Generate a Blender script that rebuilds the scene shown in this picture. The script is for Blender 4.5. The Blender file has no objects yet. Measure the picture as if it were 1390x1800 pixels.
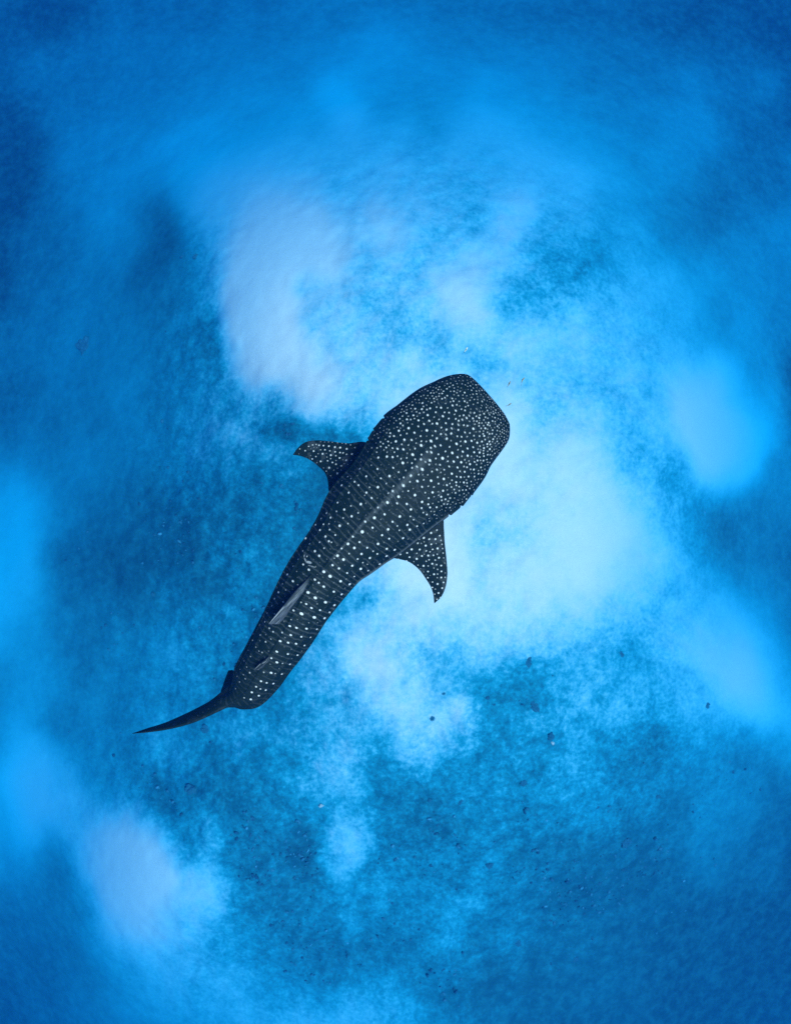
import bpy, bmesh, math, random
import numpy as np
from mathutils import Vector, Quaternion
from mathutils.kdtree import KDTree
R = math.radians
sc = bpy.context.scene
col = sc.collection

# ------------------------------------------------------------------ camera, sky, sun, exposure
CAM_H = 9.9                      # metres above the shark's flank line (z = 0)
cam = bpy.data.cameras.new('camera')
cam_ob = bpy.data.objects.new('camera', cam); col.objects.link(cam_ob); sc.camera = cam_ob
cam_ob.location = (0, 0, CAM_H)
cam.sensor_fit = 'VERTICAL'; cam.sensor_height = 36; cam.lens = 28; cam.clip_start = .1; cam.clip_end = 900
cam.dof.use_dof = True; cam.dof.focus_distance = CAM_H-.2; cam.dof.aperture_fstop = 1.1
SUN_EL, SUN_AZ = 70, 112         # azimuth clockwise from +Y (the top of the picture)
w = bpy.data.worlds.new('World'); sc.world = w; w.use_nodes = True
nt = w.node_tree
sky = nt.nodes.new('ShaderNodeTexSky'); sky.sky_type = 'NISHITA'; sky.sun_disc = False
sky.sun_elevation = R(SUN_EL); sky.sun_rotation = R(SUN_AZ)
nt.links.new(sky.outputs[0], nt.nodes['Background'].inputs[0]); nt.nodes['Background'].inputs[1].default_value = .1
sl = bpy.data.lights.new('sun', 'SUN'); sl.energy = 5; sl.angle = R(20); sl.color = (1, .97, .92)
sun = bpy.data.objects.new('sun', sl); col.objects.link(sun)
d = Vector((math.sin(R(SUN_AZ))*math.cos(R(SUN_EL)), math.cos(R(SUN_AZ))*math.cos(R(SUN_EL)), math.sin(R(SUN_EL))))
sun.rotation_euler = d.to_track_quat('Z', 'Y').to_euler(); sun.location = (0, 0, 30)
vs = sc.view_settings
vs.view_transform = 'Standard'; vs.look = 'None'; vs.gamma = 1; vs.use_curve_mapping = False; vs.exposure = .15
cy = sc.cycles
cy.volume_bounces = 3; cy.max_bounces = 8; cy.use_denoising = False

# ------------------------------------------------------------------ helpers
PX = 1400.0                      # focal length in photo pixels
def W(px, py, z=0.0):
    h = CAM_H - z
    return np.stack(np.broadcast_arrays((np.asarray(px, float)-695)/PX*h, -(np.asarray(py, float)-900)/PX*h, np.asarray(z, float)), -1)
def proj(P):
    h = CAM_H - P[:, 2]
    return np.stack([695+PX*P[:, 0]/h, 900-PX*P[:, 1]/h], -1)
_rng = np.random.default_rng(7)
_tab = _rng.random((256, 256))
def vnoise(x, y):
    xi = np.floor(x).astype(int); yi = np.floor(y).astype(int); fx = x-xi; fy = y-yi
    fx = fx*fx*(3-2*fx); fy = fy*fy*(3-2*fy)
    a = _tab[xi % 256, yi % 256]; b = _tab[(xi+1) % 256, yi % 256]; c = _tab[xi % 256, (yi+1) % 256]; e = _tab[(xi+1) % 256, (yi+1) % 256]
    return (a*(1-fx)+b*fx)*(1-fy)+(c*(1-fx)+e*fx)*fy
def fbm(x, y, o=4, g=.5):
    s = 0; a = 1; t = 0
    for k in range(o):
        s = s+a*vnoise(x*2**k+17.3*k, y*2**k-9.1*k); t += a; a *= g
    return s/t
def sstep(a, b, x):
    t = np.clip((x-a)/(b-a), 0, 1); return t*t*(3-2*t)
def pchip(x, y, xq):
    x = np.asarray(x, float); y = np.asarray(y, float); h = np.diff(x); dl = np.diff(y)/h
    m = np.zeros_like(y)
    for i in range(1, len(x)-1):
        if dl[i-1]*dl[i] > 0:
            w1 = 2*h[i]+h[i-1]; w2 = h[i]+2*h[i-1]; m[i] = (w1+w2)/(w1/dl[i-1]+w2/dl[i])
    m[0] = dl[0]; m[-1] = dl[-1]
    k = np.clip(np.searchsorted(x, xq)-1, 0, len(x)-2); t = (xq-x[k])/h[k]
    return ((2*t**3-3*t**2+1)*y[k]+(t**3-2*t**2+t)*h[k]*m[k]+(-2*t**3+3*t**2)*y[k+1]+(t**3-t**2)*h[k]*m[k+1])
def catmull(x, y, xq):
    x = np.asarray(x, float); y = np.asarray(y, float)
    m = np.gradient(y, x); h = np.diff(x)
    k = np.clip(np.searchsorted(x, xq)-1, 0, len(x)-2); t = (xq-x[k])/h[k]
    return ((2*t**3-3*t**2+1)*y[k]+(t**3-2*t**2+t)*h[k]*m[k]+(-2*t**3+3*t**2)*y[k+1]+(t**3-t**2)*h[k]*m[k+1])
def polyline(pts, n):
    p = np.asarray(pts, float); s = np.r_[0, np.cumsum(np.hypot(*np.diff(p, axis=0).T))]
    q = np.linspace(0, s[-1], n)
    return np.stack([catmull(s, p[:, 0], q), catmull(s, p[:, 1], q)], -1)
def mesh_from(name, V, F, smooth=True):
    me = bpy.data.meshes.new(name); V = np.asarray(V, np.float32); F = np.asarray(F, np.int32)
    me.vertices.add(len(V)); me.vertices.foreach_set('co', V.ravel())
    k = F.shape[1]
    me.loops.add(F.size); me.loops.foreach_set('vertex_index', F.ravel())
    me.polygons.add(len(F)); me.polygons.foreach_set('loop_start', np.arange(0, F.size, k, dtype=np.int32))
    me.polygons.foreach_set('loop_total', np.full(len(F), k, np.int32))
    me.update(calc_edges=True); me.validate()
    if smooth: me.polygons.foreach_set('use_smooth', np.ones(len(me.polygons), bool))
    return me
def link(name, me, m=None, parent=None, **props):
    o = bpy.data.objects.new(name, me); col.objects.link(o)
    if m is not None and me is not None and not me.materials: me.materials.append(m)
    if parent is not None: o.parent = parent
    for k, v in props.items(): o[k] = v
    return o
def attr(me, name, v):
    a = me.attributes.new(name, 'FLOAT', 'POINT'); a.data.foreach_set('value', np.asarray(v, np.float32))
def grid_faces(n, m, wrap=False):
    i = np.arange(n-1)[:, None]; j = np.arange(m if wrap else m-1)[None, :]; j2 = (j+1) % m
    f = np.stack(np.broadcast_arrays(i*m+j, i*m+j2, (i+1)*m+j2, (i+1)*m+j), -1)
    return f.reshape(-1, 4)

class Nodes:
    def __init__(s, name):
        s.m = bpy.data.materials.new(name); s.m.use_nodes = True; s.t = s.m.node_tree
        s.b = s.t.nodes['Principled BSDF']
    def n(s, typ, **kw):
        x = s.t.nodes.new('ShaderNode'+typ)
        for k, v in kw.items(): setattr(x, k, v)
        return x
    def l(s, a, b): s.t.links.new(a, b)
    def attr(s, name): return s.n('Attribute', attribute_name=name).outputs['Fac']
    def math(s, op, a, b=None, c=None):
        x = s.n('Math', operation=op)
        for i, v in enumerate((a, b, c)):
            if v is None: continue
            if isinstance(v, (int, float)): x.inputs[i].default_value = v
            else: s.l(v, x.inputs[i])
        return x.outputs[0]
    def mix(s, f, a, b):
        x = s.n('Mix', data_type='RGBA')
        for i, v in ((0, f), (6, a), (7, b)):
            if isinstance(v, (int, float)): x.inputs[i].default_value = v
            elif isinstance(v, tuple): x.inputs[i].default_value = (*v, 1)
            else: s.l(v, x.inputs[i])
        return x.outputs[2]
    def noise(s, scale, detail=4, rough=.55, vec=None):
        x = s.n('TexNoise'); x.inputs['Scale'].default_value = scale; x.inputs['Detail'].default_value = detail; x.inputs['Roughness'].default_value = rough
        s.l(vec if vec is not None else s.coord(), x.inputs['Vector']); return x.outputs['Fac']
    def coord(s):
        if not hasattr(s, '_c'): s._c = s.n('TexCoord').outputs['Object']
        return s._c
    def ramp(s, f, lo, hi):
        x = s.n('MapRange', interpolation_type='SMOOTHSTEP'); s.l(f, x.inputs[0])
        for i, v in ((1, lo), (2, hi)):
            if isinstance(v, (int, float)): x.inputs[i].default_value = v
            else: s.l(v, x.inputs[i])
        return x.outputs[0]

# ------------------------------------------------------------------ the sea bed: depth and sand cover, surveyed on a coarse grid
#DEPTH_BEGIN
DEPTH = np.array([
 [26,26,25,24,24,24,25,26],
 [26,24,21,18.5,18,19.5,22,25],
 [24,21,14.5,14.5,14.5,15,18.5,23],
 [23,19,14,13.6,13.6,14.5,16.5,22],
 [22,18,14.5,13.5,13.5,13.6,14.5,21],
 [19.5,17.5,14,13,13,13.6,16,22],
 [19.5,17.5,15,13,13,14,14.5,18],
 [19.5,16,14.5,14,14,14,16,19],
 [22,14.5,14.5,15.5,15,16,18,21],
 [24,19,17,16,15.5,17.5,20,22]], float)
#DEPTH_END
#COVER_BEGIN
COVER = np.array([
 [0.12,-0.15,-0.08,0.14,0.2,0.08,0.2,0.11,0.24,0.11,0.26,0.18,0.22,0.19,0.13,0.12,0.13,0.11,0.21,0.14,0.12,0.12,0.1,0.11,-0,-0.06,0.12,-0.25,-0.45],
 [0.06,0.37,0.25,0.22,0.23,0.27,0.25,0.28,0.28,0.3,0.22,0.35,0.24,0.51,0.45,0.43,0.29,0.3,0.21,0.31,0.31,0.25,0.18,0.19,0.2,0.23,0.11,0.34,0.24],
 [0.07,-0.03,0.24,0.14,0.3,0.24,0.26,0.31,0.29,0.33,0.51,0.34,1.05,0.19,0.32,0.23,0.43,0.63,0.51,0.41,0.28,0.29,0.3,0.3,0.34,0.33,0.2,0.13,-0.19],
 [-0.45,-0.07,0.22,0.37,0.31,0.45,0.65,0.73,0.7,0.62,0.47,0.5,0.16,0.64,0.56,0.45,0.61,0.36,0.48,0.56,0.58,0.51,0.28,0.34,0.27,0.23,0.14,0.08,0.53],
 [0.19,0.23,0.18,0.22,0.51,0.2,0.04,0.55,0.5,1.3,1.3,1.3,1.07,0.54,0.84,0.51,0.44,0.41,0.94,0.23,0.56,0.24,0.48,0.09,0.19,0.06,0.23,0.21,0.29],
 [-0.23,0.19,0.17,0.3,0.2,0.28,0.27,0.28,0.53,1.3,1,0.17,0.66,0.33,0.46,0.36,0.71,1.03,0.15,0.42,0.16,0.37,0.37,0.63,0.37,0.5,0.19,0.42,0.14],
 [0.25,0.26,0.31,0.31,0.23,0.29,0.2,0.4,-0.14,1.3,1,0.8,0.53,0.57,0.49,0.3,0.4,0.06,0.65,0.73,0.68,0.49,0.55,0.34,0.5,-0.03,0.51,0.1,0.32],
 [0.06,0.18,0.21,0.19,0.28,0.33,0.29,0.39,0.47,0.54,0.27,0.9,0.58,0.55,0.72,0.72,0.72,0.74,0.74,0.11,0.55,0.39,0.66,0.43,0.89,1.3,-0.06,0.63,-0.45],
 [0.19,0.32,0.12,0.41,0.21,0.33,0.26,0.45,0.42,0.32,0.45,0.18,0.21,0.35,0.5,0.68,0.78,0.82,0.84,0.79,0.78,0.69,0.23,0.64,0.13,1.3,1.11,0.25,0.28],
 [0.41,0.61,0.49,0.15,0.21,0.13,0.22,0.27,0.26,0.2,0.3,0.16,0.21,0.34,0.49,0.67,0.77,0.52,0.49,0.42,0.67,0.58,0.77,0.41,0.42,-0,0.12,0.24,0.23],
 [0.39,0.73,0.09,0.12,0.1,0.2,0.17,0.26,0.27,0.41,0.19,0.27,0.4,0.6,0.74,0.82,0.88,0.58,0.73,0.62,0.65,0.86,0.62,0.83,0.47,0.29,0.12,0.17,0.09],
 [0.64,0.31,0.25,0.22,0.24,0.13,0.49,0.16,0.45,0.19,0.27,0.38,0.64,0.5,0.55,0.46,0.43,0.75,0.44,0.7,0.44,0.42,0.48,0.34,0.41,0.58,0.64,0.4,-0.01],
 [0.07,0.32,0.48,0.08,0.32,0.36,0.23,0.41,0.2,0.22,0.32,0.48,0.32,0.91,0.43,0.27,0.67,0.22,0.46,0.2,0.5,0.45,0.31,0.47,0.51,0.57,1.18,0.47,0.49],
 [0.32,0.65,-0.09,0.45,0.24,0.23,0.62,0.19,0.48,0.49,0.33,0.49,0.42,0.16,0.68,0.63,0.18,0.24,0.23,0.46,0.32,0.34,0.44,0.13,0.37,0.34,-0.05,0.36,0.42],
 [0.32,1.07,1,0.01,0.42,0.03,0.03,0.3,0.02,0.21,0.28,0.43,0.45,0.26,0.21,0.11,0.3,0.35,0.32,0.14,0.44,0.36,0.07,0.46,0.1,0.27,0.39,0.1,0.19],
 [0.33,0.43,0,0.99,1.3,1.3,0.26,0.65,0.43,0.18,0.31,-0.22,0.34,0.27,0.25,0.17,0.21,0.32,0.16,0.27,0.13,0.12,0.22,0,0.21,0.32,0.04,0.13,0.02],
 [0.1,0.25,0.28,0.21,1.24,0.97,0.58,0.42,0.18,0.18,0.2,0.62,0.2,0.34,0.39,0.37,0.36,0.42,0.18,0.19,0.12,0.17,0.03,0.17,0.03,-0.04,0.09,0.24,-0.02],
 [0.17,0.15,0.13,0.18,0.22,0.45,0.51,0.52,0.47,0.35,0.27,0.04,0.24,0.21,0.18,0.1,0.37,-0.08,0.34,0.09,0.23,0.13,0.16,-0,0.08,0.22,-0.02,-0.45,-0.45],
 [0.01,0.18,0.21,0.28,0.29,0.27,0.36,0.27,0.47,0.4,0.45,0.62,0.5,0.39,0.47,0.37,0.16,0.34,0.04,0.15,0.05,0.11,0.09,0.1,-0.06,-0.08,-0.45,-0.45,-0.45]], float)
#COVER_END
def bicubic(G, gx, gy):
    n, m = G.shape
    gx = np.clip(gx, 0, m-1.0001); gy = np.clip(gy, 0, n-1.0001)
    xi = np.floor(gx).astype(int); yi = np.floor(gy).astype(int); fx = gx-xi; fy = gy-yi
    def wts(t): return [(1-t)**3/6, (3*t**3-6*t**2+4)/6, (-3*t**3+3*t**2+3*t+1)/6, t**3/6]
    wx = wts(fx); wy = wts(fy); out = 0
    for a in range(4):
        for b in range(4):
            out = out+wy[a]*wx[b]*G[np.clip(yi+a-1, 0, n-1), np.clip(xi+b-1, 0, m-1)]
    return out
def survey(x, y):
    """depth and survey coordinates of a point of the bed"""
    z = np.full(x.shape, 20.0)
    for k in range(14):
        u = 695+PX*x/(CAM_H+z); v = 900-PX*y/(CAM_H+z)
        z = .5*z+.5*bicubic(DEPTH, u/200, v/200)
    return z, u, v
def axis(lim_f, st_f, lim_m, st_m, lim_c, st_c):
    a = np.arange(0, lim_f, st_f); b = np.arange(lim_f, lim_m, st_m); c = np.arange(lim_m, lim_c+st_c, st_c)
    p = np.r_[a, b, c]; return np.r_[-p[:0:-1], p]
ax = axis(13, .085, 28, .22, 170, 5); ay = axis(16, .085, 36, .22, 170, 5)
X, Y = np.meshgrid(ax, ay); 
zz, uu, vv = survey(X, Y)
wu = (fbm(X*.3+3, Y*.3, 4)-.5)*85; wv = (fbm(X*.3+40, Y*.3+9, 4)-.5)*85
cover = bicubic(COVER, (uu+wu)/50, (vv+wv)/100)
# smaller features with edges of their own: sand pockets (+) and reef lobes (-): survey centre, radii, turn, amount
for fx, fy, ra, rb, rot, am in ((605,1500,44,66,0,.34), (612,1615,22,60,0,.12), (800,1275,48,56,.5,.25), (715,1215,60,60,.4,.15), (258,1490,46,70,0,.12), (345,1560,85,48,.35,.25),
                              (455,555,62,70,0,.15), (800,545,115,52,.35,.26), (1000,960,110,120,0,.25), (1250,775,80,60,.6,.2), (620,1340,34,90,0,.15), (1240,1150,110,45,.6,.15),
                              (468,705,62,52,.5,-.35), (560,760,70,34,.25,-.3), (900,1200,95,48,.15,-.2), (640,1045,60,30,-.5,-.2), (270,450,36,90,.2,-.15), (1100,1320,70,50,0,-.12), (560,1650,80,60,0,-.14), (310,1000,110,90,0,-.1)):
    c_, s_ = math.cos(rot), math.sin(rot); dx = uu+wu*.6-fx; dy = vv+wv*.6-fy
    rad_ = np.hypot((dx*c_+dy*s_)/ra, (-dx*s_+dy*c_)/rb)+(fbm(X*1.3, Y*1.3, 4, .6)-.5)*.9
    cover = cover+am*(.55 if am > 0 else .45)*(1-sstep(.25, 1.5, rad_))
shallow = 1-sstep(14.2, 18.8, zz)
mid_ = np.clip(4*cover*(1-cover), 0, 1)                  # tongues and wisps where sand and reef meet
cover = cover+mid_*((fbm(X*.45+11, Y*.45+4, 5, .62)-.5)*.12+(fbm(X*1.6+2, Y*1.6+8, 4, .65)-.5)*.18)*(.08+.92*shallow)
big = fbm(X*.22, Y*.22, 5, .55); med = fbm(X*.9+5, Y*.9, 4, .6); fine = fbm(X*3.1, Y*3.1+2, 3, .6)
reefy = 1-np.clip(cover, 0, 1)
relief = (big-.5)*(.2+.5*reefy)*(.4+.6*shallow)+((med-.5)*(.08+.45*reefy)+(fine-.5)*(.02+.16*reefy))*(.15+.85*shallow)
Zb = -zz+relief
bed_me = mesh_from('seabed', np.stack([X, Y, Zb], -1).reshape(-1, 3), grid_faces(len(ay), len(ax)))
attr(bed_me, 'cover', cover.ravel()); attr(bed_me, 'shallow', shallow.ravel()); attr(bed_me, 'swept', np.interp(zz, [13, 13.6, 14.6, 16.5, 19.5], [1, .85, .50, .26, 0]).ravel())  # how far the sand keeps its red, painted to drop with water depth
N = Nodes('seabed sand and rubble')
cv = N.attr('cover'); sh = N.attr('shallow')
n1 = N.noise(.55, 9, .68); n2 = N.noise(2.6, 7, .72); n3 = N.noise(8, 5, .7)
mixn = N.math('ADD', N.math('MULTIPLY', n1, .27), N.math('ADD', N.math('MULTIPLY', n2, .30), N.math('MULTIPLY', n3, .43)))
dev = N.math('MULTIPLY', N.math('SUBTRACT', mixn, .5), 3.0)
ac = N.n('Clamp'); ac.inputs[1].default_value = .1; ac.inputs[2].default_value = .62
N.l(N.math('MULTIPLY_ADD', cv, -1.3, 1.05), ac.inputs[0]); amp = ac.outputs[0]      # clean sand is even, the borders are ragged
lacy = N.ramp(N.math('ADD', cv, N.math('MULTIPLY', dev, amp)), .05, .95)
soft = N.math('ADD', cv, N.math('ADD', N.math('MULTIPLY', dev, .05), N.math('MULTIPLY', N.math('SUBTRACT', n1, .5), .13)))
f = N.math('ADD', N.math('MULTIPLY', lacy, N.math('MULTIPLY', sh, .46)), N.math('MULTIPLY', soft, N.math('SUBTRACT', 1.0, N.math('MULTIPLY', sh, .46))))
fc = N.n('Clamp'); N.l(f, fc.inputs[0])
reef_c = N.mix(N.ramp(n2, .35, .7), (.006, .072, .105), (.011, .128, .16))
sand_c = N.mix(n3, (.96, .75, .58), (1.0, .83, .65))
tinted_sand = N.mix(n3, (.008, .45, .565), (.012, .51, .63))          # sand with the water's blue tint painted into its colour
low = N.mix(N.ramp(fc.outputs[0], 0.0, .62), reef_c, tinted_sand)
untinted = N.math('MULTIPLY', N.ramp(fc.outputs[0], .30, .96), N.attr('swept'))   # blue tint painted stronger with depth, as water takes out the red
N.l(N.mix(untinted, low, sand_c), N.b.inputs['Base Color'])
N.b.inputs['Roughness'].default_value = .95; N.b.inputs['Specular IOR Level'].default_value = .01
bp = N.n('Bump'); bp.inputs['Strength'].default_value = .3; bp.inputs['Distance'].default_value = .1
N.l(N.math('MULTIPLY', mixn, N.math('MULTIPLY_ADD', sh, .95, .02)), bp.inputs['Height']); N.l(bp.outputs[0], N.b.inputs['Normal'])
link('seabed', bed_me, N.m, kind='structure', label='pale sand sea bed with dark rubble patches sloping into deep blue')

def bed_at(px, py):
    """point of the bed that shows at a photo pixel"""
    z = bicubic(DEPTH, np.array([px/200.]), np.array([py/200.]))[0]
    x = (px-695)/PX*(CAM_H+z); y = -(py-900)/PX*(CAM_H+z)
    i = int(np.clip(np.searchsorted(ay, y), 0, len(ay)-1)); j = int(np.clip(np.searchsorted(ax, x), 0, len(ax)-1))
    return x, y, float(Zb[i, j])

# ------------------------------------------------------------------ the water itself
bm = bmesh.new(); bmesh.ops.create_cube(bm, size=1)
me = bpy.data.meshes.new('haze'); bm.to_mesh(me); bm.free()
top, bot = CAM_H+.9, float(Zb.min())-1.0
hz = link('haze', me, kind='stuff', label='clear blue sea water round the shark')
hz.scale = (372, 372, top-bot); hz.location = (0, 0, (top+bot)/2)
hm = bpy.data.materials.new('sea water'); hm.use_nodes = True; t = hm.node_tree; t.nodes.clear()
ho = t.nodes.new('ShaderNodeOutputMaterial'); hv = t.nodes.new('ShaderNodeVolumePrincipled')
hv.inputs['Color'].default_value = (0, .025, .082, 1); hv.inputs['Density'].default_value = .06
hv.inputs['Absorption Color'].default_value = (.30, .66, 1, 1); hv.inputs['Anisotropy'].default_value = .3
t.links.new(hv.outputs[0], ho.inputs['Volume']); me.materials.append(hm)

# ------------------------------------------------------------------ whale shark
# survey of the spots: four close-ups of the back, each (origin x, y, scale) and x, y, radius in that close-up
HEAD_A = (740, 640, .1295, """170,395,9 240,437,9 320,455,10 172,465,10 70,465,9 20,530,12 143,525,10 72,560,8 120,602,12 10,612,13 270,588,13 360,597,9 332,535,8 425,565,12 203,653,11 90,688,14 293,708,14 382,660,11 375,740,11 178,718,9 108,770,13 35,812,12 218,810,16 338,803,13 270,858,11 75,897,17 193,907,13 344,892,15 427,815,14 465,740,12 508,768,12 467,632,13 592,628,12 570,692,12 452,686,9 520,700,9 555,748,9 622,735,13 700,740,13 575,830,12 628,840,12 508,893,14 592,922,12 660,938,10 710,878,15 757,780,10 785,725,13 725,668,10 852,673,11 900,628,10 640,562,10 590,505,11 590,387,11 517,505,9 508,427,9 420,465,10 400,373,8 450,327,8 400,257,8 565,227,8 468,232,7 498,312,7 628,302,7 703,407,9 718,478,9 710,548,8 660,490,9 780,838,10 820,797,9 868,872,12 918,795,11 905,738,9 850,762,9 930,690,9 1000,727,10 968,775,10 1035,842,10 970,898,10 1030,903,9 795,912,9 965,945,10 1100,922,9 1083,795,9 1075,752,8 1120,818,7 1140,770,7 1000,985,9 975,1022,11 925,1048,12 855,978,12 788,978,10 712,970,10 683,1038,13 597,1050,16 545,988,12 490,977,12 413,948,15 268,948,14 215,1008,15 347,1017,16 130,1045,18 478,1083,16 757,1068,14 827,1050,11 535,1052,9 723,1020,8 265,1100,13 193,1123,12 130,1132,11 390,1125,11 535,1110,9 627,1142,12 702,1128,11 850,1137,13 930,1152,13 895,1085,12 795,1112,9 427,1208,16 562,1187,13 497,1163,9 327,1180,11 137,1196,13 78,1187,10 720,1197,13 795,1200,14 900,1232,10 935,1230,9 1000,1210,10 290,1275,20 200,1285,11 115,1300,18 362,1252,9 495,1265,13 630,1243,15 757,1245,9 850,1250,11 590,1298,9 440,1325,14 543,1335,15 665,1360,14 763,1310,12 845,1308,12 260,1367,12 955,1280,9 1018,1262,9""")
HEAD_B = (640, 680, .1295, """655,250,10 570,270,9 738,178,9 690,297,12 575,358,12 500,343,9 665,385,13 712,340,9 410,423,9 482,433,10 582,442,13 735,455,14 720,400,8 370,403,7 405,490,9 493,497,12 590,490,8 525,523,10 600,560,17 735,542,11 680,617,13 535,590,8 467,598,16 450,547,9 355,630,12 408,667,12 493,653,10 578,637,10 542,715,15 646,723,13 770,670,11 432,742,16 327,740,11 257,767,10 220,745,9 190,695,9 287,710,8 175,640,9 340,578,8 305,573,8 268,540,7 262,490,7 335,507,8 510,782,10 600,793,9 690,842,11 775,800,18 300,827,11 382,830,11 455,842,13 532,850,14 173,828,9 105,825,9 173,885,9 193,957,15 307,947,16 385,950,14 575,962,10 655,922,18 772,918,12 520,1033,18 650,1033,12 652,1103,11 390,1097,12 180,1110,13 467,1157,11 340,1210,16 30,1212,14 227,1243,11 640,1210,16 537,1227,11 187,1363,17 530,1335,19 720,1277,16 300,1315,9 98,1063,8 560,1130,8 480,1250,7 625,1290,10 735,1185,9""")
HEAD_C = (740, 780, .1151, """20,390,22 240,393,14 357,397,12 163,427,12 95,475,9 472,457,16 430,350,13 557,363,14 665,425,13 595,420,11 803,397,14 765,445,7 880,457,12 920,463,11 958,470,10 912,360,12 970,388,10 930,405,8 1010,410,9 815,502,12 722,498,13 660,510,9 602,510,14 540,497,12 255,515,12 348,538,18 150,562,18 45,555,11 470,553,11 413,520,7 538,588,14 598,587,9 653,590,14 765,575,10 875,540,10 825,555,8 268,612,12 393,628,13 340,630,8 465,662,11 582,655,11 660,637,8 705,650,11 770,625,8 812,622,9 200,662,11 330,718,15 400,708,9 523,747,11 472,745,8 630,708,11 740,685,11 590,785,9 655,762,10 725,752,9 175,745,17 260,738,9 62,748,11 412,772,11 307,813,14 370,853,12 438,828,11 510,830,11 567,860,11 627,845,8 590,900,10 115,835,12 200,808,9 110,925,14 135,977,14 240,970,13 403,922,13 313,950,10 482,895,9 437,980,11 380,975,9 513,970,8 370,1023,10 287,1018,8 318,1000,8 150,1035,9 205,1037,9 90,1082,12 200,1083,11 235,1095,8 35,1052,11 125,1137,9 240,1138,9 130,1180,9 40,1215,12 140,1200,8 15,890,18 15,655,14 270,885,9 175,912,9""")
TRUNK = (480, 740, .2518, """943,48 1070,63 1148,20 1208,62 1290,62 1245,90 1170,90 1033,170,11 1101,138 1142,122 1211,127 1277,158,10 966,133 911,130 876,70 988,80 857,143,10 1253,222 1183,257,12 1090,270,11 1034,233 974,237,10 968,292 904,293,11 833,250 793,248,10 733,253,9 907,198 873,190 1040,338,13 1034,270 836,325 876,356,7 963,383,11 1006,418,9 1100,415,10 1143,338 1108,365,7 809,383,11 753,400,7 790,437,7 652,383,10 607,333,10 728,332,8 842,455,7 909,449,13 835,488,10 876,527,11 941,487,7 990,516,11 1038,460,9 1112,498,11 1186,488,10 732,462,11 672,463,6 650,500,9 689,537,8 804,505,6 863,575,8 796,568,12 733,604,8 611,579,11 527,502,9 570,424,8 597,450,8 545,402,6 520,388,6 478,450,10 496,617,10 549,665,10 543,593,6 595,640,6 450,572,7 640,520,5 932,580,9 1037,565,11 961,620,10 883,665,11 777,650,9 709,676,13 645,704,9 693,745,9 622,772,14 833,702,8 865,733,6 936,725,10 954,760,10 881,765,6 803,757,11 762,797,9 810,823,8 907,818,11 957,665,6 980,688,6 1003,735,7 1084,545,7 1036,610,7 523,716,6 464,731,11 434,797,7 395,760,7 408,847,6 372,643,8 401,674,9 443,633,6 490,677,6 336,680,7 297,725,8 327,761,9 353,720,7 390,718,6 389,840,9 366,806,10 292,803,6 325,847,6 357,887,6 228,820,8 253,857,8 293,909,10 323,942,10 207,908,6 558,807,8 604,845,8 523,860,12 568,887,11 480,890,7 530,927,6 732,857,11 656,885,8 619,928,10 675,957,10 591,965,7 451,941,12 492,966,12 427,960,5 414,1007,9 460,1031,9 553,1009,10 516,1062,8 610,1033,11 566,1085,8 473,1118,11 535,1140,12 398,1085,13 355,1051,12 354,1157,9 319,1130,7 290,1107,9 425,1191,9 479,1211,10 366,1266,11 428,1287,11 295,1235,11 245,1198,11 232,1279,7 268,1304,8 328,1322,7 395,1335,8 200,1347,12 289,1370,12 360,1378,11 145,1322,8 792,893,9 848,900,11 886,929,10 792,944,11 743,1000,10 665,1044,9 627,990,6 659,1000,5 699,909,6 726,928,7 101,1070,8 138,1118,9 38,1195,8 174,965,8 140,1015,6 83,1040,5 90,1178,5 66,1138,5 210,1003,8 250,1037,9 173,1142,5 70,1262,6 10,1240,6 238,945,6""")
TAIL = (380, 940, .18705, """876,85 842,33 930,157 970,200 740,175,8 768,230 719,295,8 811,288 871,325 755,345,6 672,373 720,437 622,460,8 655,512,7 585,542 628,628,8 645,330,7 521,668,8 480,735,8 550,745,8 460,817,9 501,877,9 537,912,9 413,940,8 465,1005,9 514,980,7 343,992,7 376,1055,7 405,1092,7 433,1105,8 305,1085,7 325,1145,7 262,1185,7 287,1245,7 315,1298,9 225,1265,6 256,1315,6 273,1355,7 197,1330,7 222,1382,7 170,1380,7 152,1445,6 183,1447,6 1093,288 1153,319 1230,360 1280,289 1297,391 1011,347,13 1072,392,14 1171,436,13 1254,467,14 925,421 961,454,9 1011,490 1106,534,12 1179,560,13 863,543,12 931,593,13 1026,635,13 1112,663,13 797,636,8 849,653,9 898,687,11 975,712,11 1066,727,10 735,708,9 804,743,15 922,775,15 1019,785,13 690,859,13 755,873,13 849,884,14 948,886,13 870,828,6 705,798,7 620,919,10 703,942,12 802,960,11 888,963,10 602,997,14 677,1013,12 751,1026,13 831,1040,12 572,1097,13 674,1120,11 763,1132,12 519,1160,10 572,1197,14 625,1210,8 694,1219,13 450,1291,8 518,1298,14 556,1303,8 619,1309,13 423,1377,11 475,1393,10 539,1397,13 375,1430,10 417,1448,9 470,1462,12 335,1481,11 401,1515,11 264,1533,8 327,1545,12""")
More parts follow.
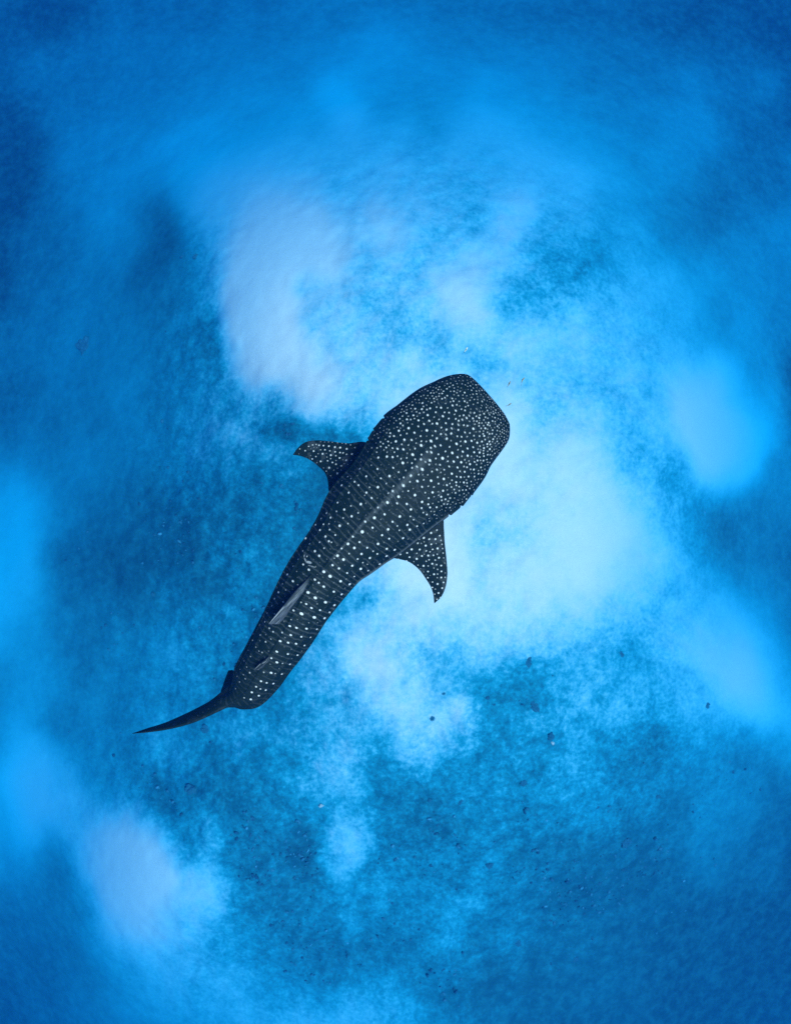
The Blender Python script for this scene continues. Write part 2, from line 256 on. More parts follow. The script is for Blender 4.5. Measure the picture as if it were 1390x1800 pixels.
FIN_L = (505, 765, .1151, """440,140,9 385,150,10 330,170,10 485,152,11 550,158,12 632,168,13 725,180,14 810,190,15 910,207,14 985,288,15 1030,188,10 515,100,7 570,103,7 630,103,8 690,108,8 768,117,8 840,125,8 895,130,9 965,148,9 275,238,11 402,243,13 190,210,9 513,222,9 577,225,11 653,237,10 732,252,12 803,263,12 850,273,11 903,295,11 540,287,14 668,303,14 740,313,10 470,283,8 437,328,10 380,362,11 512,400,13 615,388,11 665,358,9 605,337,8 690,415,12 745,441,12 825,467,12 800,350,14 898,382,14 982,383,9 745,385,8 870,437,9 925,447,9 640,495,15 765,580,15 598,548,9 710,535,8 765,503,8 822,530,8 660,618,9 555,500,7 452,418,7 850,375,7 600,280,7 180,285,6 360,310,7 410,185,7 455,190,7 355,210,7""")
FIN_R = (680, 890, .1, """760,358,17 770,470,17 670,448,13 645,555,17 745,577,14 853,578,17 568,573,12 585,510,14 585,455,14 470,592,18 540,648,14 683,693,17 775,670,14 887,740,18 798,757,13 693,783,12 575,760,15 430,758,19 355,822,14 230,840,19 397,895,15 520,922,19 613,873,16 722,865,17 815,857,13 913,906,17 848,947,12 793,1012,17 688,967,11 642,1045,18 727,1050,11 873,1023,12 953,1040,15 957,1143,15 890,1108,11 722,1145,15 827,1192,17 888,1190,11 955,1252,16 883,1255,10 717,1258,14 803,1333,12 887,1365,17 995,1340,13 970,1440,15 798,1425,13 905,1522,16 850,1455,10 838,1547,11 880,1632,12 933,1600,10 875,420,12 925,515,13 948,595,11 967,670,11 978,745,11 985,818,11 998,907,10 1015,1000,9 1022,1170,9 1022,1250,11 757,797,11 883,840,11 525,825,11 860,655,9 650,625,9 600,655,9 345,960,14 200,935,12 740,940,12 825,1083,10 760,1218,8 655,840,9 470,970,9 545,1035,10 590,1100,8 645,1155,8""")
FIN_T = (210, 1140, .2158, """850,380,4 842,447,6 725,492,4 680,520,4 780,460,3 905,362,4 640,545,3""")
def spots_of(tab, dflt):
    ox, oy, s, txt = tab; out = []
    for w_ in txt.split():
        v = [float(q) for q in w_.split(',')]
        out.append((ox+v[0]*s, oy+v[1]*s, (v[2] if len(v) > 2 else dflt)*s))
    return out

# stations along the back: left outline, right outline (photo pixels)
LR = [((806,658),(896,750)), ((778,664),(892,777)), ((747,684),(881,796)), ((715,702),(866,818)), ((693,718),(849,845)),
      ((673,734),(830,869)), ((655,757),(816,885)), ((645,774),(796,901)), ((615,820),(755,930)), ((579,862),(708,970)),
      ((555,911),(671,992)), ((531,952),(636,1016)), ((505,992),(606,1050)), ((482,1037),(580,1083)), ((463,1081),(556,1114)),
      ((446,1120),(530,1145)), ((430,1152),(506,1175)), ((415,1181),(485,1203)), ((405,1206),(460,1226)), ((397,1222),(424,1235)), ((380,1229),(388,1243))]
C = [(860, 696)]+[((a[0]+b[0])/2, (a[1]+b[1])/2) for a, b in LR]
Wd = [0]+[math.hypot(a[0]-b[0], a[1]-b[1]) for a, b in LR]
C = np.array(C, float); S = np.r_[0, np.cumsum(np.hypot(*np.diff(C, axis=0).T))]
s_w = np.r_[0, .6, 1.6, 3.2, 6.5, S[1:]]; v_w = np.r_[0, 46, 78, 98, 115, Wd[1:]]
s_b = [0, .6, 1.6, 3.2, 6.5, S[1], S[2], S[4], S[7], S[9], S[12], S[15], S[18], S[20], S[21]]
v_t = [0, 7, 11, 14, 18, 23, 36, 52, 66, 69, 60, 47, 33, 20, 9]
v_l = [0, 8, 12, 15, 19, 24, 38, 52, 62, 64, 54, 42, 29, 16, 8]
NS, NA = 900, 400
q = np.linspace(0, 1, NS); s = S[-1]*(q**1.0); s = np.r_[S[-1]*np.linspace(0, .05, 90)**1.0*0, s][-NS:]
s = np.concatenate([9*np.linspace(0, 1, 60)**2, np.linspace(9, S[-1], NS-59)[1:]]); s[0] = 1e-4
cx = catmull(S, C[:, 0], s); cyy = catmull(S, C[:, 1], s)
ker = np.ones(41)/41
def smooth(a):
    p = np.r_[2*a[0]-a[20:0:-1], a, 2*a[-1]-a[-2:-22:-1]]; return np.convolve(p, ker, 'valid')
tx = smooth(np.gradient(cx, s)); ty = smooth(np.gradient(cyy, s)); tl = np.hypot(tx, ty); tx /= tl; ty /= tl
hw = pchip(s_w, v_w, s)/2; ht = pchip(s_b, v_t, s); hl = pchip(s_b, v_l, s)
# gill covers: each flares a little and steps back in behind its slit
gills = [S[6]-1, S[7]+1, S[8]+1]
K = CAM_H/PX                                            # metres per photo pixel at z = 0
ph_top = np.linspace(-105, 105, 300); ph_bot = np.linspace(105, 255, 102)[1:-1]
ph = np.r_[ph_top, ph_bot]; NA = len(ph)
P1 = np.radians(ph)[None, :]; S2 = s[:, None]
body_f = sstep(S[5], S[8], s)[:, None]*(1-sstep(S[19], S[21], s))[:, None]
e = 2/(2.0+.55*(1-sstep(S[5], S[12], s)))[:, None]
sn = np.sin(P1); cn = np.cos(P1)
lat = hw[:, None]*np.sign(sn)*np.abs(sn)**e
up = np.where(cn > 0, ht[:, None], hl[:, None])*np.sign(cn)*np.abs(cn)**e
rel = 0
def bump(c, wd): return np.exp(-((ph[None, :]-c)/wd)**2)
size = np.minimum(hw, 62)[:, None]/62
rel = rel+2.6*size*bump(0, 3.2)*sstep(S[5], S[7], s)[:, None]              # ridge down the middle of the back
for c, wd, h in ((46, 2.6, 1.6), (70, 2.6, 2.6)):
    rel = rel+h*size*body_f*(bump(c, wd)+bump(-c, wd))                      # ridges along the flanks
keel = sstep(S[14], S[17], s)*(1-sstep(S[20]-6, S[20]+6, s))
rel = rel+(5.5*keel)[:, None]*(bump(88, 7)+bump(-88, 7))                    # tail keels
side = (sstep(30, 55, np.abs(ph))*(1-sstep(112, 130, np.abs(np.where(ph > 180, ph-360, ph)))))[None, :]
gl = np.zeros_like(s)
for g in gills:
    back = s-g
    gl = gl+np.where(back < 0, 1.6*np.exp(back/9.0), 0)-3.4*np.exp(-((back-1.4)/1.3)**2)
bend = 4*np.sin(np.radians(np.abs(ph)))[None, :]
gsel = np.interp((S2-bend+3), s, gl)
rel = rel+gsel*side
rel = rel+(fbm(S2*.03+P1*0, P1*2+S2*0, 3)-.5)*1.6*sstep(8, 30, s)[:, None]
gum = np.sqrt(np.minimum(1, s/8))[:, None]
nl = np.where(np.abs(sn) > 0, sn, 0); nu = cn
lat = lat+rel*gum*nl; up = up+rel*gum*nu
px = cx[:, None]+(-ty)[:, None]*lat*-1
py = cyy[:, None]+(tx)[:, None]*lat*-1
# (facing the nose, positive angles are the shark's right flank)
V = np.stack([(px-695)*K, -(py-900)*K, up*K], -1).reshape(-1, 3)
F = grid_faces(NS, NA, True)
cap = []
V = np.vstack([V, V[:NA].mean(0), V[-NA:].mean(0)])
Fc = [(len(V)-2, j, (j+1) % NA, (j+1) % NA) for j in range(NA)]
tri = np.array([(len(V)-2, (j+1) % NA, j) for j in range(NA)]+[(len(V)-1, (NS-1)*NA+j, (NS-1)*NA+(j+1) % NA) for j in range(NA)], np.int32)
def mesh_mixed(name, V, quads, tris):
    me = bpy.data.meshes.new(name); V = np.asarray(V, np.float32)
    me.vertices.add(len(V)); me.vertices.foreach_set('co', V.ravel())
    idx = np.r_[quads.ravel(), tris.ravel()].astype(np.int32)
    tot = np.r_[np.full(len(quads), 4), np.full(len(tris), 3)].astype(np.int32)
    st = np.r_[0, np.cumsum(tot)[:-1]].astype(np.int32)
    me.loops.add(len(idx)); me.loops.foreach_set('vertex_index', idx)
    me.polygons.add(len(tot)); me.polygons.foreach_set('loop_start', st); me.polygons.foreach_set('loop_total', tot)
    me.update(calc_edges=True); me.validate(); me.polygons.foreach_set('use_smooth', np.ones(len(me.polygons), bool))
    return me
body_me = mesh_mixed('whale_shark_body', V, F, tri)
def fix_normals(me):
    bm = bmesh.new(); bm.from_mesh(me); bmesh.ops.recalc_face_normals(bm, faces=bm.faces); bm.to_mesh(me); bm.free()
fix_normals(body_me)

def paint(V, sel, spots, out, aspect=None, T=None):
    """round spots of pigment: find the skin point of each surveyed spot, then fill by distance on the skin"""
    P = proj(V); k2 = KDTree(int(sel.sum())); ids = np.nonzero(sel)[0]
    for i in ids: k2.insert((P[i, 0], P[i, 1], 0), int(i))
    k2.balance()
    k3 = KDTree(len(ids))
    for i in ids: k3.insert(V[i], int(i))
    k3.balance()
    for (x, y, r, b) in spots:
        _, i, dist = k2.find((x, y, 0))
        if dist > 4: continue
        rr = r*K; a = 1.0 if aspect is None else aspect(i)
        near = k3.find_range(V[i], rr*1.5*a+.004)
        if not near: continue
        j = np.array([n[1] for n in near]); dv = V[j]-V[i]
        dd = (dv**2).sum(1)
        if T is not None and a > 1:
            along = dv@T[i]; dd = along**2+(dd-along**2)/(a*a)
        dd = np.sqrt(np.maximum(dd, 0))
        out[j] = np.maximum(out[j], b*(1-sstep(rr*.72, rr*1.18, dd)))

rnd = random.Random(11)
marked = []
def add_spots(lst, kr=1.0, gap=3.0):
    for (x, y, r) in lst:
        r *= kr
        if all((x-a)**2+(y-b)**2 > gap*gap for a, b, *_ in marked):
            big_ = min(1, max(.7, (r-.3)/1.0))
            marked.append((x, y, r, big_))
add_spots(spots_of(HEAD_A, 10), .92); add_spots(spots_of(HEAD_B, 10), .92); add_spots(spots_of(HEAD_C, 10), .92); add_spots([(x, y, r*.75) for x, y, r in spots_of(TRUNK, 9)]); add_spots([(x, y, r*.64) for x, y, r in spots_of(TAIL, 11)])
n_big = len(marked)
vis = np.zeros(len(V), bool); ang = np.r_[np.tile(ph, NS), 0, 0]; vis[:] = np.abs(ang) < 100
st_all = np.r_[np.repeat(s, NA), 0, s[-1]]
# small speckle between: crowded on the snout and cheeks, sparse on the back
P = proj(V); cand = np.nonzero((np.abs(ang) < 97) & (st_all > 3) & (st_all < S[17]))[0]
cell = {}
def put(x, y, r, b): 
    marked.append((x, y, r, b)); cell.setdefault((int(x//8), int(y//8)), []).append((x, y))
for m_ in marked: cell.setdefault((int(m_[0]//8), int(m_[1]//8)), []).append((m_[0], m_[1]))
for _ in range(26000):
    i = cand[rnd.randrange(len(cand))]; x, y = P[i]; ds = st_all[i]; an = ang[i]
    if ds < S[8]:
        k = min(1, ds/110); g = 3.2+2.2*k
        if an > 0: g -= .8*sstep(35, 75, an)
        else: g -= .4*sstep(45, 80, -an)
        if an < 0 and ds < 60: g += .9
        if abs(an) < 28 and ds > 60: g += 2.2
        r = rnd.uniform(.85, 1.25)*(1 if ds > 40 else .9); b = rnd.choice((.4, .65, .85, 1))
    elif ds < S[10]:
        g = 7.5+1.5*math.cos(math.radians(an)); r = rnd.uniform(.7, 1.05); b = rnd.choice((.15, .22, .35))
    else:
        g = 10; r = rnd.uniform(.7, 1.0); b = rnd.choice((.12, .2, .3))
    cxi, cyi = int(x//8), int(y//8); ok = True
    for a in (-2, -1, 0, 1, 2):
        for c_ in (-2, -1, 0, 1, 2):
            for (x2, y2) in cell.get((cxi+a, cyi+c_), ()):
                if (x-x2)**2+(y-y2)**2 < g*g: ok = False; break
            if not ok: break
        if not ok: break
    if ok: put(x, y, r, b)
spot = np.zeros(len(V))
Tan = np.zeros((len(V), 3)); Tan[:NS*NA, 0] = np.repeat(tx, NA); Tan[:NS*NA, 1] = -np.repeat(ty, NA)
asp = 1+.55*sstep(S[11], S[14], st_all)
paint(V, vis, marked, spot, lambda i: asp[i], Tan)
# thin pale lines: bars across the trunk, curling scrawl on the head; a paler line along the back ridge
A2 = np.radians(ang); lw = np.r_[np.repeat(hw, NA), 1, 1]*np.sin(A2)
wav = st_all+3.2*(fbm(st_all*.05, lw*.09, 3)-.5)*2
bars = np.abs(((wav/9.3) % 1)-.5)*2; bars = (1-sstep(.10, .38, bars))
brk = sstep(.34, .52, fbm(st_all*.10+7, lw*.10+3, 3))
scr = fbm(st_all*.055+20, lw*.055+8, 3); scr = np.abs(((scr*9) % 1)-.5)*2; scr = 1-sstep(.05, .22, scr)
brk2 = sstep(.50, .62, fbm(st_all*.14+2, lw*.14+5, 2))
trunk_f = sstep(S[7], S[9], st_all)
pale = .62*bars*brk*trunk_f*(1-.6*sstep(S[14], S[19], st_all))+.9*scr*brk2*(1-.65*trunk_f)
pale *= (np.abs(ang) < 96)
ridge = np.exp(-(ang/1.7)**2)*sstep(S[5], S[7], st_all)*(1-sstep(S[12]-8, S[12]+2, st_all))*(.45+.9*(fbm(st_all*.2, lw*.4, 3)-.3))
rr_ = np.exp(-((ang-70)/1.8)**2)*sstep(S[8]-8, S[8]+12, st_all)*(1-sstep(S[12]-6, S[12]+12, st_all))*1.5  # highlight along the right flank ridge, painted into the skin
pale = np.clip(pale+ridge+rr_, 0, 1.6)
# old scar on the left flank ahead of the first dorsal fin
def scar(cx_, cy_, rx, ry, rot):
    c_, s_ = math.cos(rot), math.sin(rot); dx = P[:, 0]-cx_; dy = P[:, 1]-cy_
    return np.where(vis, 1-sstep(.6, 1.15, np.hypot((dx*c_+dy*s_)/rx, (-dx*s_+dy*c_)/ry)), 0)
for a in ((543, 988.5, 5.2, 2.4, .25), (548, 995.5, 7, .9, .3), (536.5, 984, 1.0, 6.5, -.35), (535, 977, .9, 3.2, .2)):
    pale = np.maximum(pale, 2.6*scar(*a)); spot = np.maximum(spot, .42*scar(*a)*sstep(.30, .55, fbm(P[:, 0]*.35, P[:, 1]*.35, 3)))
sa = np.where(ang > 180, ang-360, ang)
belly = sstep(112, 138, np.abs(sa))
attr(body_me, 'spot', spot); attr(body_me, 'pale', pale); attr(body_me, 'belly', belly)

SK = Nodes('whale shark skin')
sp = SK.attr('spot'); pl = SK.attr('pale'); be = SK.attr('belly')
mo = SK.noise(3.5, 5, .6); mo2 = SK.noise(26, 3, .6)
dark = SK.mix(mo, (.002, .0115, .009), (.006, .019, .016))
dark = SK.mix(SK.math('MULTIPLY', mo2, .5), dark, (.002, .008, .010))
c1 = SK.mix(SK.math('MULTIPLY', pl, .42), dark, (.13, .15, .15))
c2 = SK.mix(sp, c1, (.70, .71, .65))
c3 = SK.mix(be, c2, (.55, .55, .52))
SK.l(c3, SK.b.inputs['Base Color']); SK.b.inputs['Roughness'].default_value = .6; SK.b.inputs['Specular IOR Level'].default_value = .10
bp = SK.n('Bump'); bp.inputs['Strength'].default_value = .25; bp.inputs['Distance'].default_value = .01
SK.l(SK.noise(40, 4, .6), bp.inputs['Height']); SK.l(bp.outputs[0], SK.b.inputs['Normal'])

shark = link('whale_shark', body_me, SK.m, label='large dark whale shark with rows of white spots gliding over pale sand', category='whale shark')

def blade(lead, trail, zl, zt, thick, n=150, m=60, tip_pow=.6):
    """fin between a leading and a trailing edge, lens-shaped in section; z given at a few spans (root..tip)"""
    u = np.linspace(0, 1, n); L = polyline(lead, n); T_ = polyline(trail, n)
    zL = np.interp(u, np.linspace(0, 1, len(zl)), zl); zT = np.interp(u, np.linspace(0, 1, len(zt)), zt)
    A = W(L[:, 0], L[:, 1], zL); B = W(T_[:, 0], T_[:, 1], zT)
    th = np.linspace(0, 2*np.pi, m, endpoint=False); c_ = (1-np.cos(th))/2
    prof = np.sign(np.sin(th))*np.abs(np.sin(th))**.9*(1-.45*c_)
    Vx = A[:, None, :]*(1-c_[None, :, None])+B[:, None, :]*c_[None, :, None]
    sd = np.gradient(.5*(A+B), axis=0); ch = B-A
    nn = np.cross(sd, ch); nn /= np.linalg.norm(nn, axis=1)[:, None]+1e-9
    if nn[:, 2].sum() < 0: nn = -nn
    tk = thick*(1-u)**tip_pow+.006
    tk = tk*np.minimum(1, np.linalg.norm(ch, axis=1)/.12)
    Vx = Vx+nn[:, None, :]*(prof[None, :]*tk[:, None]/2)[:, :, None]
    Vv = Vx.reshape(-1, 3); Fq = grid_faces(n, m, True)
    c0 = len(Vv); Vv = np.vstack([Vv, Vx[0].mean(0), Vx[-1].mean(0)])
    tr = np.array([(c0, (j+1) % m, j) for j in range(m)]+[(c0+1, (n-1)*m+j, (n-1)*m+(j+1) % m) for j in range(m)], np.int32)
    top_ = np.r_[np.tile(np.sin(th) >= -.05, n), False, False]
    return Vv, Fq, tr, top_, np.r_[np.repeat(u, m), 0, 1], np.r_[np.tile(c_, n), .5, .5]
def fin(name, lead, trail, zl, zt, thick, spots=(), speck=0, streak=0, n=150, m=60, label=None, pale_amt=.5, tip_pow=.6):
    Vv, Fq, tr, top_, u, c_ = blade(lead, trail, zl, zt, thick, n, m, tip_pow)
    me = mesh_mixed(name, Vv, Fq, tr); fix_normals(me)
    o_ = np.zeros(len(Vv))
    if spots: paint(Vv, top_, spots, o_)
    if streak: o_ = .30*sstep(.56, .70, fbm(u*4+9, c_*34, 3))*sstep(.15, .4, u); o2 = streak*(sstep(.48, .66, fbm(u*5+3, c_*26, 3))*sstep(.04, .25, u)+.45*sstep(0, .35, u))
    else: o2 = pale_amt*(sstep(.60, .7, fbm(Vv[:, 0]*16, Vv[:, 1]*16, 3)))
    attr(me, 'spot', o_); attr(me, 'pale', o2); attr(me, 'belly', np.where(top_, 0, .0))
    o = link(name, me, SK.m, shark)
    if label: o['label'] = label
    return o
def fin_spots(tab):
    return [(x, y, r, min(1, max(.4, (r-.4)/.9))) for x, y, r in spots_of(tab, 9)]
fin('pectoral_fin', [(690,815),(660,788),(643,777.5),(611,779),(581,776),(555.5,774),(535.4,778),(523,788),(515,799)],
    [(625,850),(592,868),(578,863),(577,853),(575.7,843),(570.6,830.6),(560.6,820.6),(548,810.5),(530,802),(515,799.6)],
    [-.24, -.27, -.33, -.42, -.5], [-.28, -.33, -.38, -.45, -.5], .085, fin_spots(FIN_L), n=240, m=260)
fin('pectoral_fin', [(730,890),(757,896),(777,906),(780,929),(781.5,954),(785,987),(786,1012),(782,1035),(774.6,1050),(763.5,1060.5)],
    [(655,958),(672,975),(689,980.5),(701.6,983),(716.7,987),(734,999),(749.5,1019.5),(757,1032),(760.8,1043),(763,1061)],
    [-.24, -.27, -.33, -.42, -.5], [-.28, -.33, -.38, -.45, -.5], .085, fin_spots(FIN_R), n=240, m=260)
fin('dorsal_fin', [(548,1010),(534,1027),(517.5,1045),(501.5,1063.5),(486,1081),(472.5,1097)], [(545,1014),(535,1035),(522,1053),(509,1072),(499,1087),(490,1097)],
    [.41, .47, .56, .66, .74, .78], [.38, .40, .40, .39, .38, .38], .10, streak=2.1, n=160, m=80, label='first dorsal fin with pale grey streaks leaning to the left', tip_pow=.5)
fin('dorsal_fin', [(480,1147),(471,1156),(460,1165),(447,1177)], [(479,1150),(472,1162),(464,1171),(455,1178)],
    [.27, .34, .40, .42], [.25, .26, .26, .25], .05, streak=.5, n=60, m=40, label='small second dorsal fin near the tail')
fin('caudal_fin', [(424,1229),(415,1234),(400,1242.5),(382.6,1250.5),(360,1261),(339.5,1269.5),(318,1276),(296,1281),(264,1286),(233.7,1289.6)],
    [(403,1205),(393,1213),(387,1218),(367.5,1233.5),(354,1241),(339.5,1248.5),(315,1260),(290,1270.8),(262,1279.5),(232.7,1289)],
    [.02, .12, .26, .42, .58, .72], [-.12, -.05, .05, .2, .42, .68], .10, [(x, y, .8, .25) for x, y, r in spots_of(FIN_T, 4)], n=160, m=80, pale_amt=.15, label='long upper lobe of the tail fin swept to the left')
fin('caudal_fin', [(418,1222),(417,1207),(414.5,1193),(412.5,1184),(409.5,1177.5)], [(396,1232),(388,1218),(392,1205),(397.5,1189),(401.5,1178.5)],
    [-.03, -.2, -.36, -.5, -.58], [-.03, -.2, -.36, -.5, -.58], .08, n=60, m=40, pale_amt=.1, label='short lower lobe of the tail fin')
# eyes, low on the corners of the broad head
def uv(r, n=10):
    bm = bmesh.new(); bmesh.ops.create_uvsphere(bm, u_segments=n*2, v_segments=n, radius=r); me = bpy.data.meshes.new('eye'); bm.to_mesh(me); bm.free(); return me
EY = Nodes('eye black'); EY.b.inputs['Base Color'].default_value = (.01, .01, .012, 1); EY.b.inputs['Roughness'].default_value = .2
eye_me = uv(.026)
k = int(np.searchsorted(s, 26))
for sg in (1, -1):
    o = link('eye', eye_me, EY.m, shark)
    l_ = hw[k]*.965*sg; o.location = ((cx[k]+ty[k]*l_-695)*K, -(cyy[k]-tx[k]*l_-900)*K, -.055)

# ------------------------------------------------------------------ small fish ahead of the snout
FM = Nodes('golden fish skin')
FM.l(FM.mix(FM.noise(60, 2), (.50, .40, .09), (.20, .16, .04)), FM.b.inputs['Base Color']); FM.b.inputs['Roughness'].default_value = .4
FM2 = Nodes('pale fish skin'); FM2.b.inputs['Base Color'].default_value = (.95, .92, .55, 1); FM2.b.inputs['Roughness'].default_value = .35
FT = Nodes('dark fin skin'); FT.b.inputs['Base Color'].default_value = (.07, .06, .03, 1)
def small_fish(px_, py_, z, heading, length, bend, m, label):
    n, k = 22, 12; u = np.linspace(0, 1, n)
    wdt = length*.10*np.sin(np.pi*np.clip(u*.93+.04, 0, 1))**.75*(1-.35*u); hgt = wdt*1.8
    xx = (.5-u)*length*.84; yy = bend*length*(u-.3)**2*np.sign(u-.3)
    th = np.linspace(0, 2*np.pi, k, endpoint=False)
    Vv = np.stack([np.broadcast_to(xx[:, None], (n, k)), yy[:, None]+wdt[:, None]*np.cos(th), hgt[:, None]*np.sin(th)], -1).reshape(-1, 3)
    Vv = np.vstack([Vv, Vv[:k].mean(0), Vv[-k:].mean(0)]); c0 = n*k
    tr = np.array([(c0, (j+1) % k, j) for j in range(k)]+[(c0+1, (n-1)*k+j, (n-1)*k+(j+1) % k) for j in range(k)], np.int32)
    me = mesh_mixed('small_fish', Vv, grid_faces(n, k, True), tr); fix_normals(me)
    o = link('small_fish', me, m, label=label, category='fish', group='small golden fish ahead of the shark')
    o.location = W(px_, py_, z); o.rotation_euler = (0, 0, heading)
    xe, ye = xx[-1], yy[-1]
    def plate(name, pts, th_=.0018):
        a = np.array(pts); Vp = np.vstack([a+np.array([0, th_, 0]), a-np.array([0, th_, 0])]); m_ = len(a)
        bm = bmesh.new(); vs_ = [bm.verts.new(v) for v in Vp]
        bm.faces.new(vs_[:m_]); bm.faces.new(vs_[m_:][::-1])
        for j in range(m_): bm.faces.new((vs_[j], vs_[m_+j], vs_[m_+(j+1) % m_], vs_[(j+1) % m_]))
        bmesh.ops.recalc_face_normals(bm, faces=bm.faces)
        pm = bpy.data.meshes.new(name); bm.to_mesh(pm); bm.free(); return link(name, pm, FT.m, o)
    L_ = length
    sk_ = bend*.5
    plate('tail_fin', [(xe+.02*L_, ye, 0), (xe-.16*L_, ye+sk_*.16*L_, .13*L_), (xe-.09*L_, ye+sk_*.09*L_, 0), (xe-.16*L_, ye+sk_*.16*L_, -.13*L_)])
    plate('dorsal_fin', [(.14*L_, 0, .13*L_), (.02*L_, 0, .22*L_), (-.22*L_, yy[14], .10*L_), (-.1*L_, yy[13]*.5, .11*L_)])
    return o
small_fish(819, 614.5, .05, R(60), .085, .1, FM2.m, 'pale yellow little fish highest above the shark snout')
small_fish(894.5, 674.5, 0, R(62), .085, .0, FM.m, 'straight dark golden little fish nearest the middle of the snout front')
small_fish(917.5, 667.5, .02, R(35), .095, -.9, FM.m, 'curved golden little fish farthest right of the shark snout')
small_fish(895, 711.5, -.03, R(48), .08, .5, FM.m, 'dark golden little fish close to the right corner of the snout')

# ------------------------------------------------------------------ coral heads standing on the bed
CM = Nodes('coral head')
CM.l(CM.mix(CM.ramp(CM.noise(3, 5, .7), .4, .65), (.012, .115, .165), (.022, .17, .225)), CM.b.inputs['Base Color']); CM.b.inputs['Roughness'].default_value = .95; CM.b.inputs['Specular IOR Level'].default_value = .05
CP = Nodes('pale dead coral'); CP.l(CP.mix(CP.noise(5, 4), (.30, .40, .38), (.6, .64, .58)), CP.b.inputs['Base Color']); CP.b.inputs['Roughness'].default_value = .95
def coral_mesh(seed, lob=.35, flat=.55, sub=4):
    bm = bmesh.new(); bmesh.ops.create_icosphere(bm, subdivisions=sub, radius=1)
    rg = np.random.default_rng(seed); knobs = [Vector(v).normalized() for v in rg.normal(size=(26, 3))]; kr = rg.uniform(.25, .5, 26)
    for v in bm.verts:
        n_ = v.co.normalized(); a = max(math.exp(-((1-n_.dot(k_))/(.10*r_*2))) for k_, r_ in zip(knobs, kr))
        r_ = .66+(lob+.14)*a+.13*math.sin(n_.x*9+seed)*math.sin(n_.y*8+seed*2)
        v.co = Vector((n_.x*r_, n_.y*r_*(.85+.1*(seed % 3)), max(n_.z*r_*flat, -.25)))
    me = bpy.data.meshes.new('coral_head'); bm.to_mesh(me); bm.free()
    me.polygons.foreach_set('use_smooth', np.ones(len(me.polygons), bool)); return me
cms = [coral_mesh(k+1, .3+.06*k, .5+.1*(k % 2)) for k in range(4)]
pale_me = coral_mesh(9, .4, .5); pale_me.materials.append(CP.m)
for me in cms: me.materials.append(CM.m)
HEADS = [
 (363,1283,11.5,'round dark coral head below the tail fin of the shark'),
 (152,607,19,'broad blurred coral head alone on the dark slope at far left'),
 (345,450,6,'small coral head at the top edge of the dark left slope'),
 (340,1385,15,'dark coral head on the teal rubble below the round one by the tail'),
 (457,1552,6,'small dark coral head right of the pale sand patch at lower left'),
 (926,1165,12,'dark coral head at the sand border right of the dark rubble tongue'),
 (938,1240,12,'dark coral clump in the middle of the rubble field right of the shark'),
 (965,1290,11,'lumpy dark coral clump just below the middle of the rubble field'),
 (1240,1240,9,'dark coral head at the edge of the right sand tongue'),
 (1100,1480,13,'dark coral head in the deep rubble at lower right'),
 (810,1412,7,'small dark coral head upper of the lower middle rubble'),
 (690,1590,5,'tiny dark coral head on the teal bed at bottom middle'),
 (1010,1685,8,'coral head in the dark rubble near the bottom right'),
 (910,1662,8,'coral head left of the bottom right dark rubble'),
]
SPECKS = [(780,1218,5,'small dark coral knob on the pale sand tongue below the right side fin'),
 (760,1263,6,'small coral knob near the lower tip of the pale sand tongue'),
 (970,1188,4,'tiny coral knob at the top edge of the rubble field right of the shark'),
 (1090,1150,7,'lone coral knob on the light blue bed up right of the rubble field'),
 (755,1405,6,'small coral knob left of a like one in the lower middle rubble'),
 (920,1375,9,'coral knob low in the rubble field under the pale fragment'),
 (1155,1402,9,'coral knob in the right part of the lower rubble'),
 (1050,1417,7,'coral knob left of another in the right part of the lower rubble'),
 (860,1520,8,'coral knob in the dark rubble straight down from the snout'),
 (270,1045,6,'small coral knob on the dark slope left of the dorsal fin'),]
rnd = random.Random(5)
def coral(px_, py_, r, label, me, group=None):
    x, y, z = bed_at(px_, py_); sc_ = .82*r/PX*(CAM_H-z)
    o = bpy.data.objects.new('coral_head', me); col.objects.link(o)
    o.location = (x, y, z-.12*sc_); o.scale = (sc_*rnd.uniform(.75, 1.2), sc_*rnd.uniform(.75, 1.1), sc_*rnd.uniform(.6, .85)); o.rotation_euler = (0, 0, rnd.uniform(0, 6.28))
    o['label'] = label; o['category'] = 'coral'
    if group: o['group'] = group
for k, (a, b, r, lab) in enumerate(HEADS): coral(a, b, r, lab, cms[k % 4])
coral(565, 1415, 5, 'small pale coral lump in the light strip below the shark', pale_me)
coral(970, 1305, 3.5, 'bright pale coral fragment in the middle of the rubble field', pale_me)
for k, (a, b, r, lab) in enumerate(SPECKS): coral(a, b, r*rnd.uniform(.8, 1.0), lab, cms[(k*3+1) % 4], 'small coral knobs scattered over the bed')

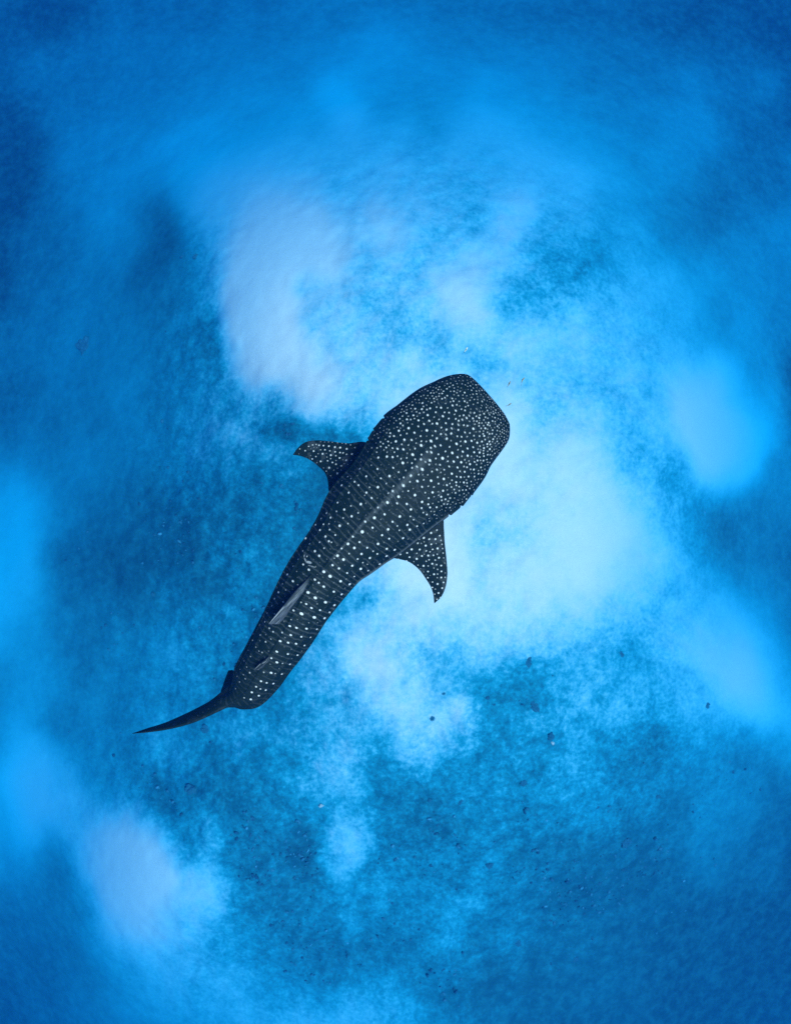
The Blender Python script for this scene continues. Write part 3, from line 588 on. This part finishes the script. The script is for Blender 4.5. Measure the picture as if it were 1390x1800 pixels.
# ------------------------------------------------------------------ loose coral rubble over the shallow reef
rg = np.random.default_rng(3)
Mx = 60000
rx = rg.uniform(-13, 13, Mx); ry = rg.uniform(-16, 13, Mx)
rz, ru, rv = survey(rx, ry)
ii = np.clip(np.searchsorted(ay, ry), 0, len(ay)-1); jj = np.clip(np.searchsorted(ax, rx), 0, len(ax)-1)
dens = np.clip(1.05-cover[ii, jj], 0, 1)*shallow[ii, jj]*sstep(.42, .62, fbm(rx*.7, ry*.7, 4, .6))*(1-sstep(.12, .32, cover[ii, jj]))
keep = rg.random(Mx) < dens*.8
rx, ry, zb = rx[keep], ry[keep], Zb[ii, jj][keep]; n = len(rx)
bm = bmesh.new(); bmesh.ops.create_icosphere(bm, subdivisions=1, radius=1); ico = np.array([v.co[:] for v in bm.verts]); icf = np.array([[v.index for v in f_.verts] for f_ in bm.faces]); bm.free()
sz = .018+.05*rg.random(n)**3
jit = 1+.5*(rg.random((n, len(ico), 1))-.5)
an = rg.uniform(0, 6.28, n); sx = rg.uniform(.6, 1.5, n)
L = ico[None]*jit*np.stack([sx, 1/sx, np.full(n, .6)], -1)[:, None, :]
Lx = L[..., 0]*np.cos(an)[:, None]-L[..., 1]*np.sin(an)[:, None]; Ly = L[..., 0]*np.sin(an)[:, None]+L[..., 1]*np.cos(an)[:, None]
Vr = np.stack([rx[:, None]+Lx*sz[:, None], ry[:, None]+Ly*sz[:, None], zb[:, None]+L[..., 2]*sz[:, None]], -1).reshape(-1, 3)
Fr = (icf[None]+(np.arange(n)*len(ico))[:, None, None]).reshape(-1, 3)
rub = mesh_from('coral_rubble', Vr, Fr); tone = rg.random(n); attr(rub, 'tone', np.repeat(tone, len(ico)))
RM = Nodes('coral rubble'); tn = RM.attr('tone')
rc = RM.mix(RM.ramp(tn, .1, .8), (.012, .09, .14), (.03, .20, .27)); rc = RM.mix(RM.ramp(tn, .86, .99), rc, (.06, .34, .44))
RM.l(rc, RM.b.inputs['Base Color']); RM.b.inputs['Roughness'].default_value = .95; RM.b.inputs['Specular IOR Level'].default_value = .05
link('coral_rubble', rub, RM.m, kind='stuff', label='loose coral rubble scattered over the dark reef patches')
print('rubble', n, 'spots', n_big, len(marked))
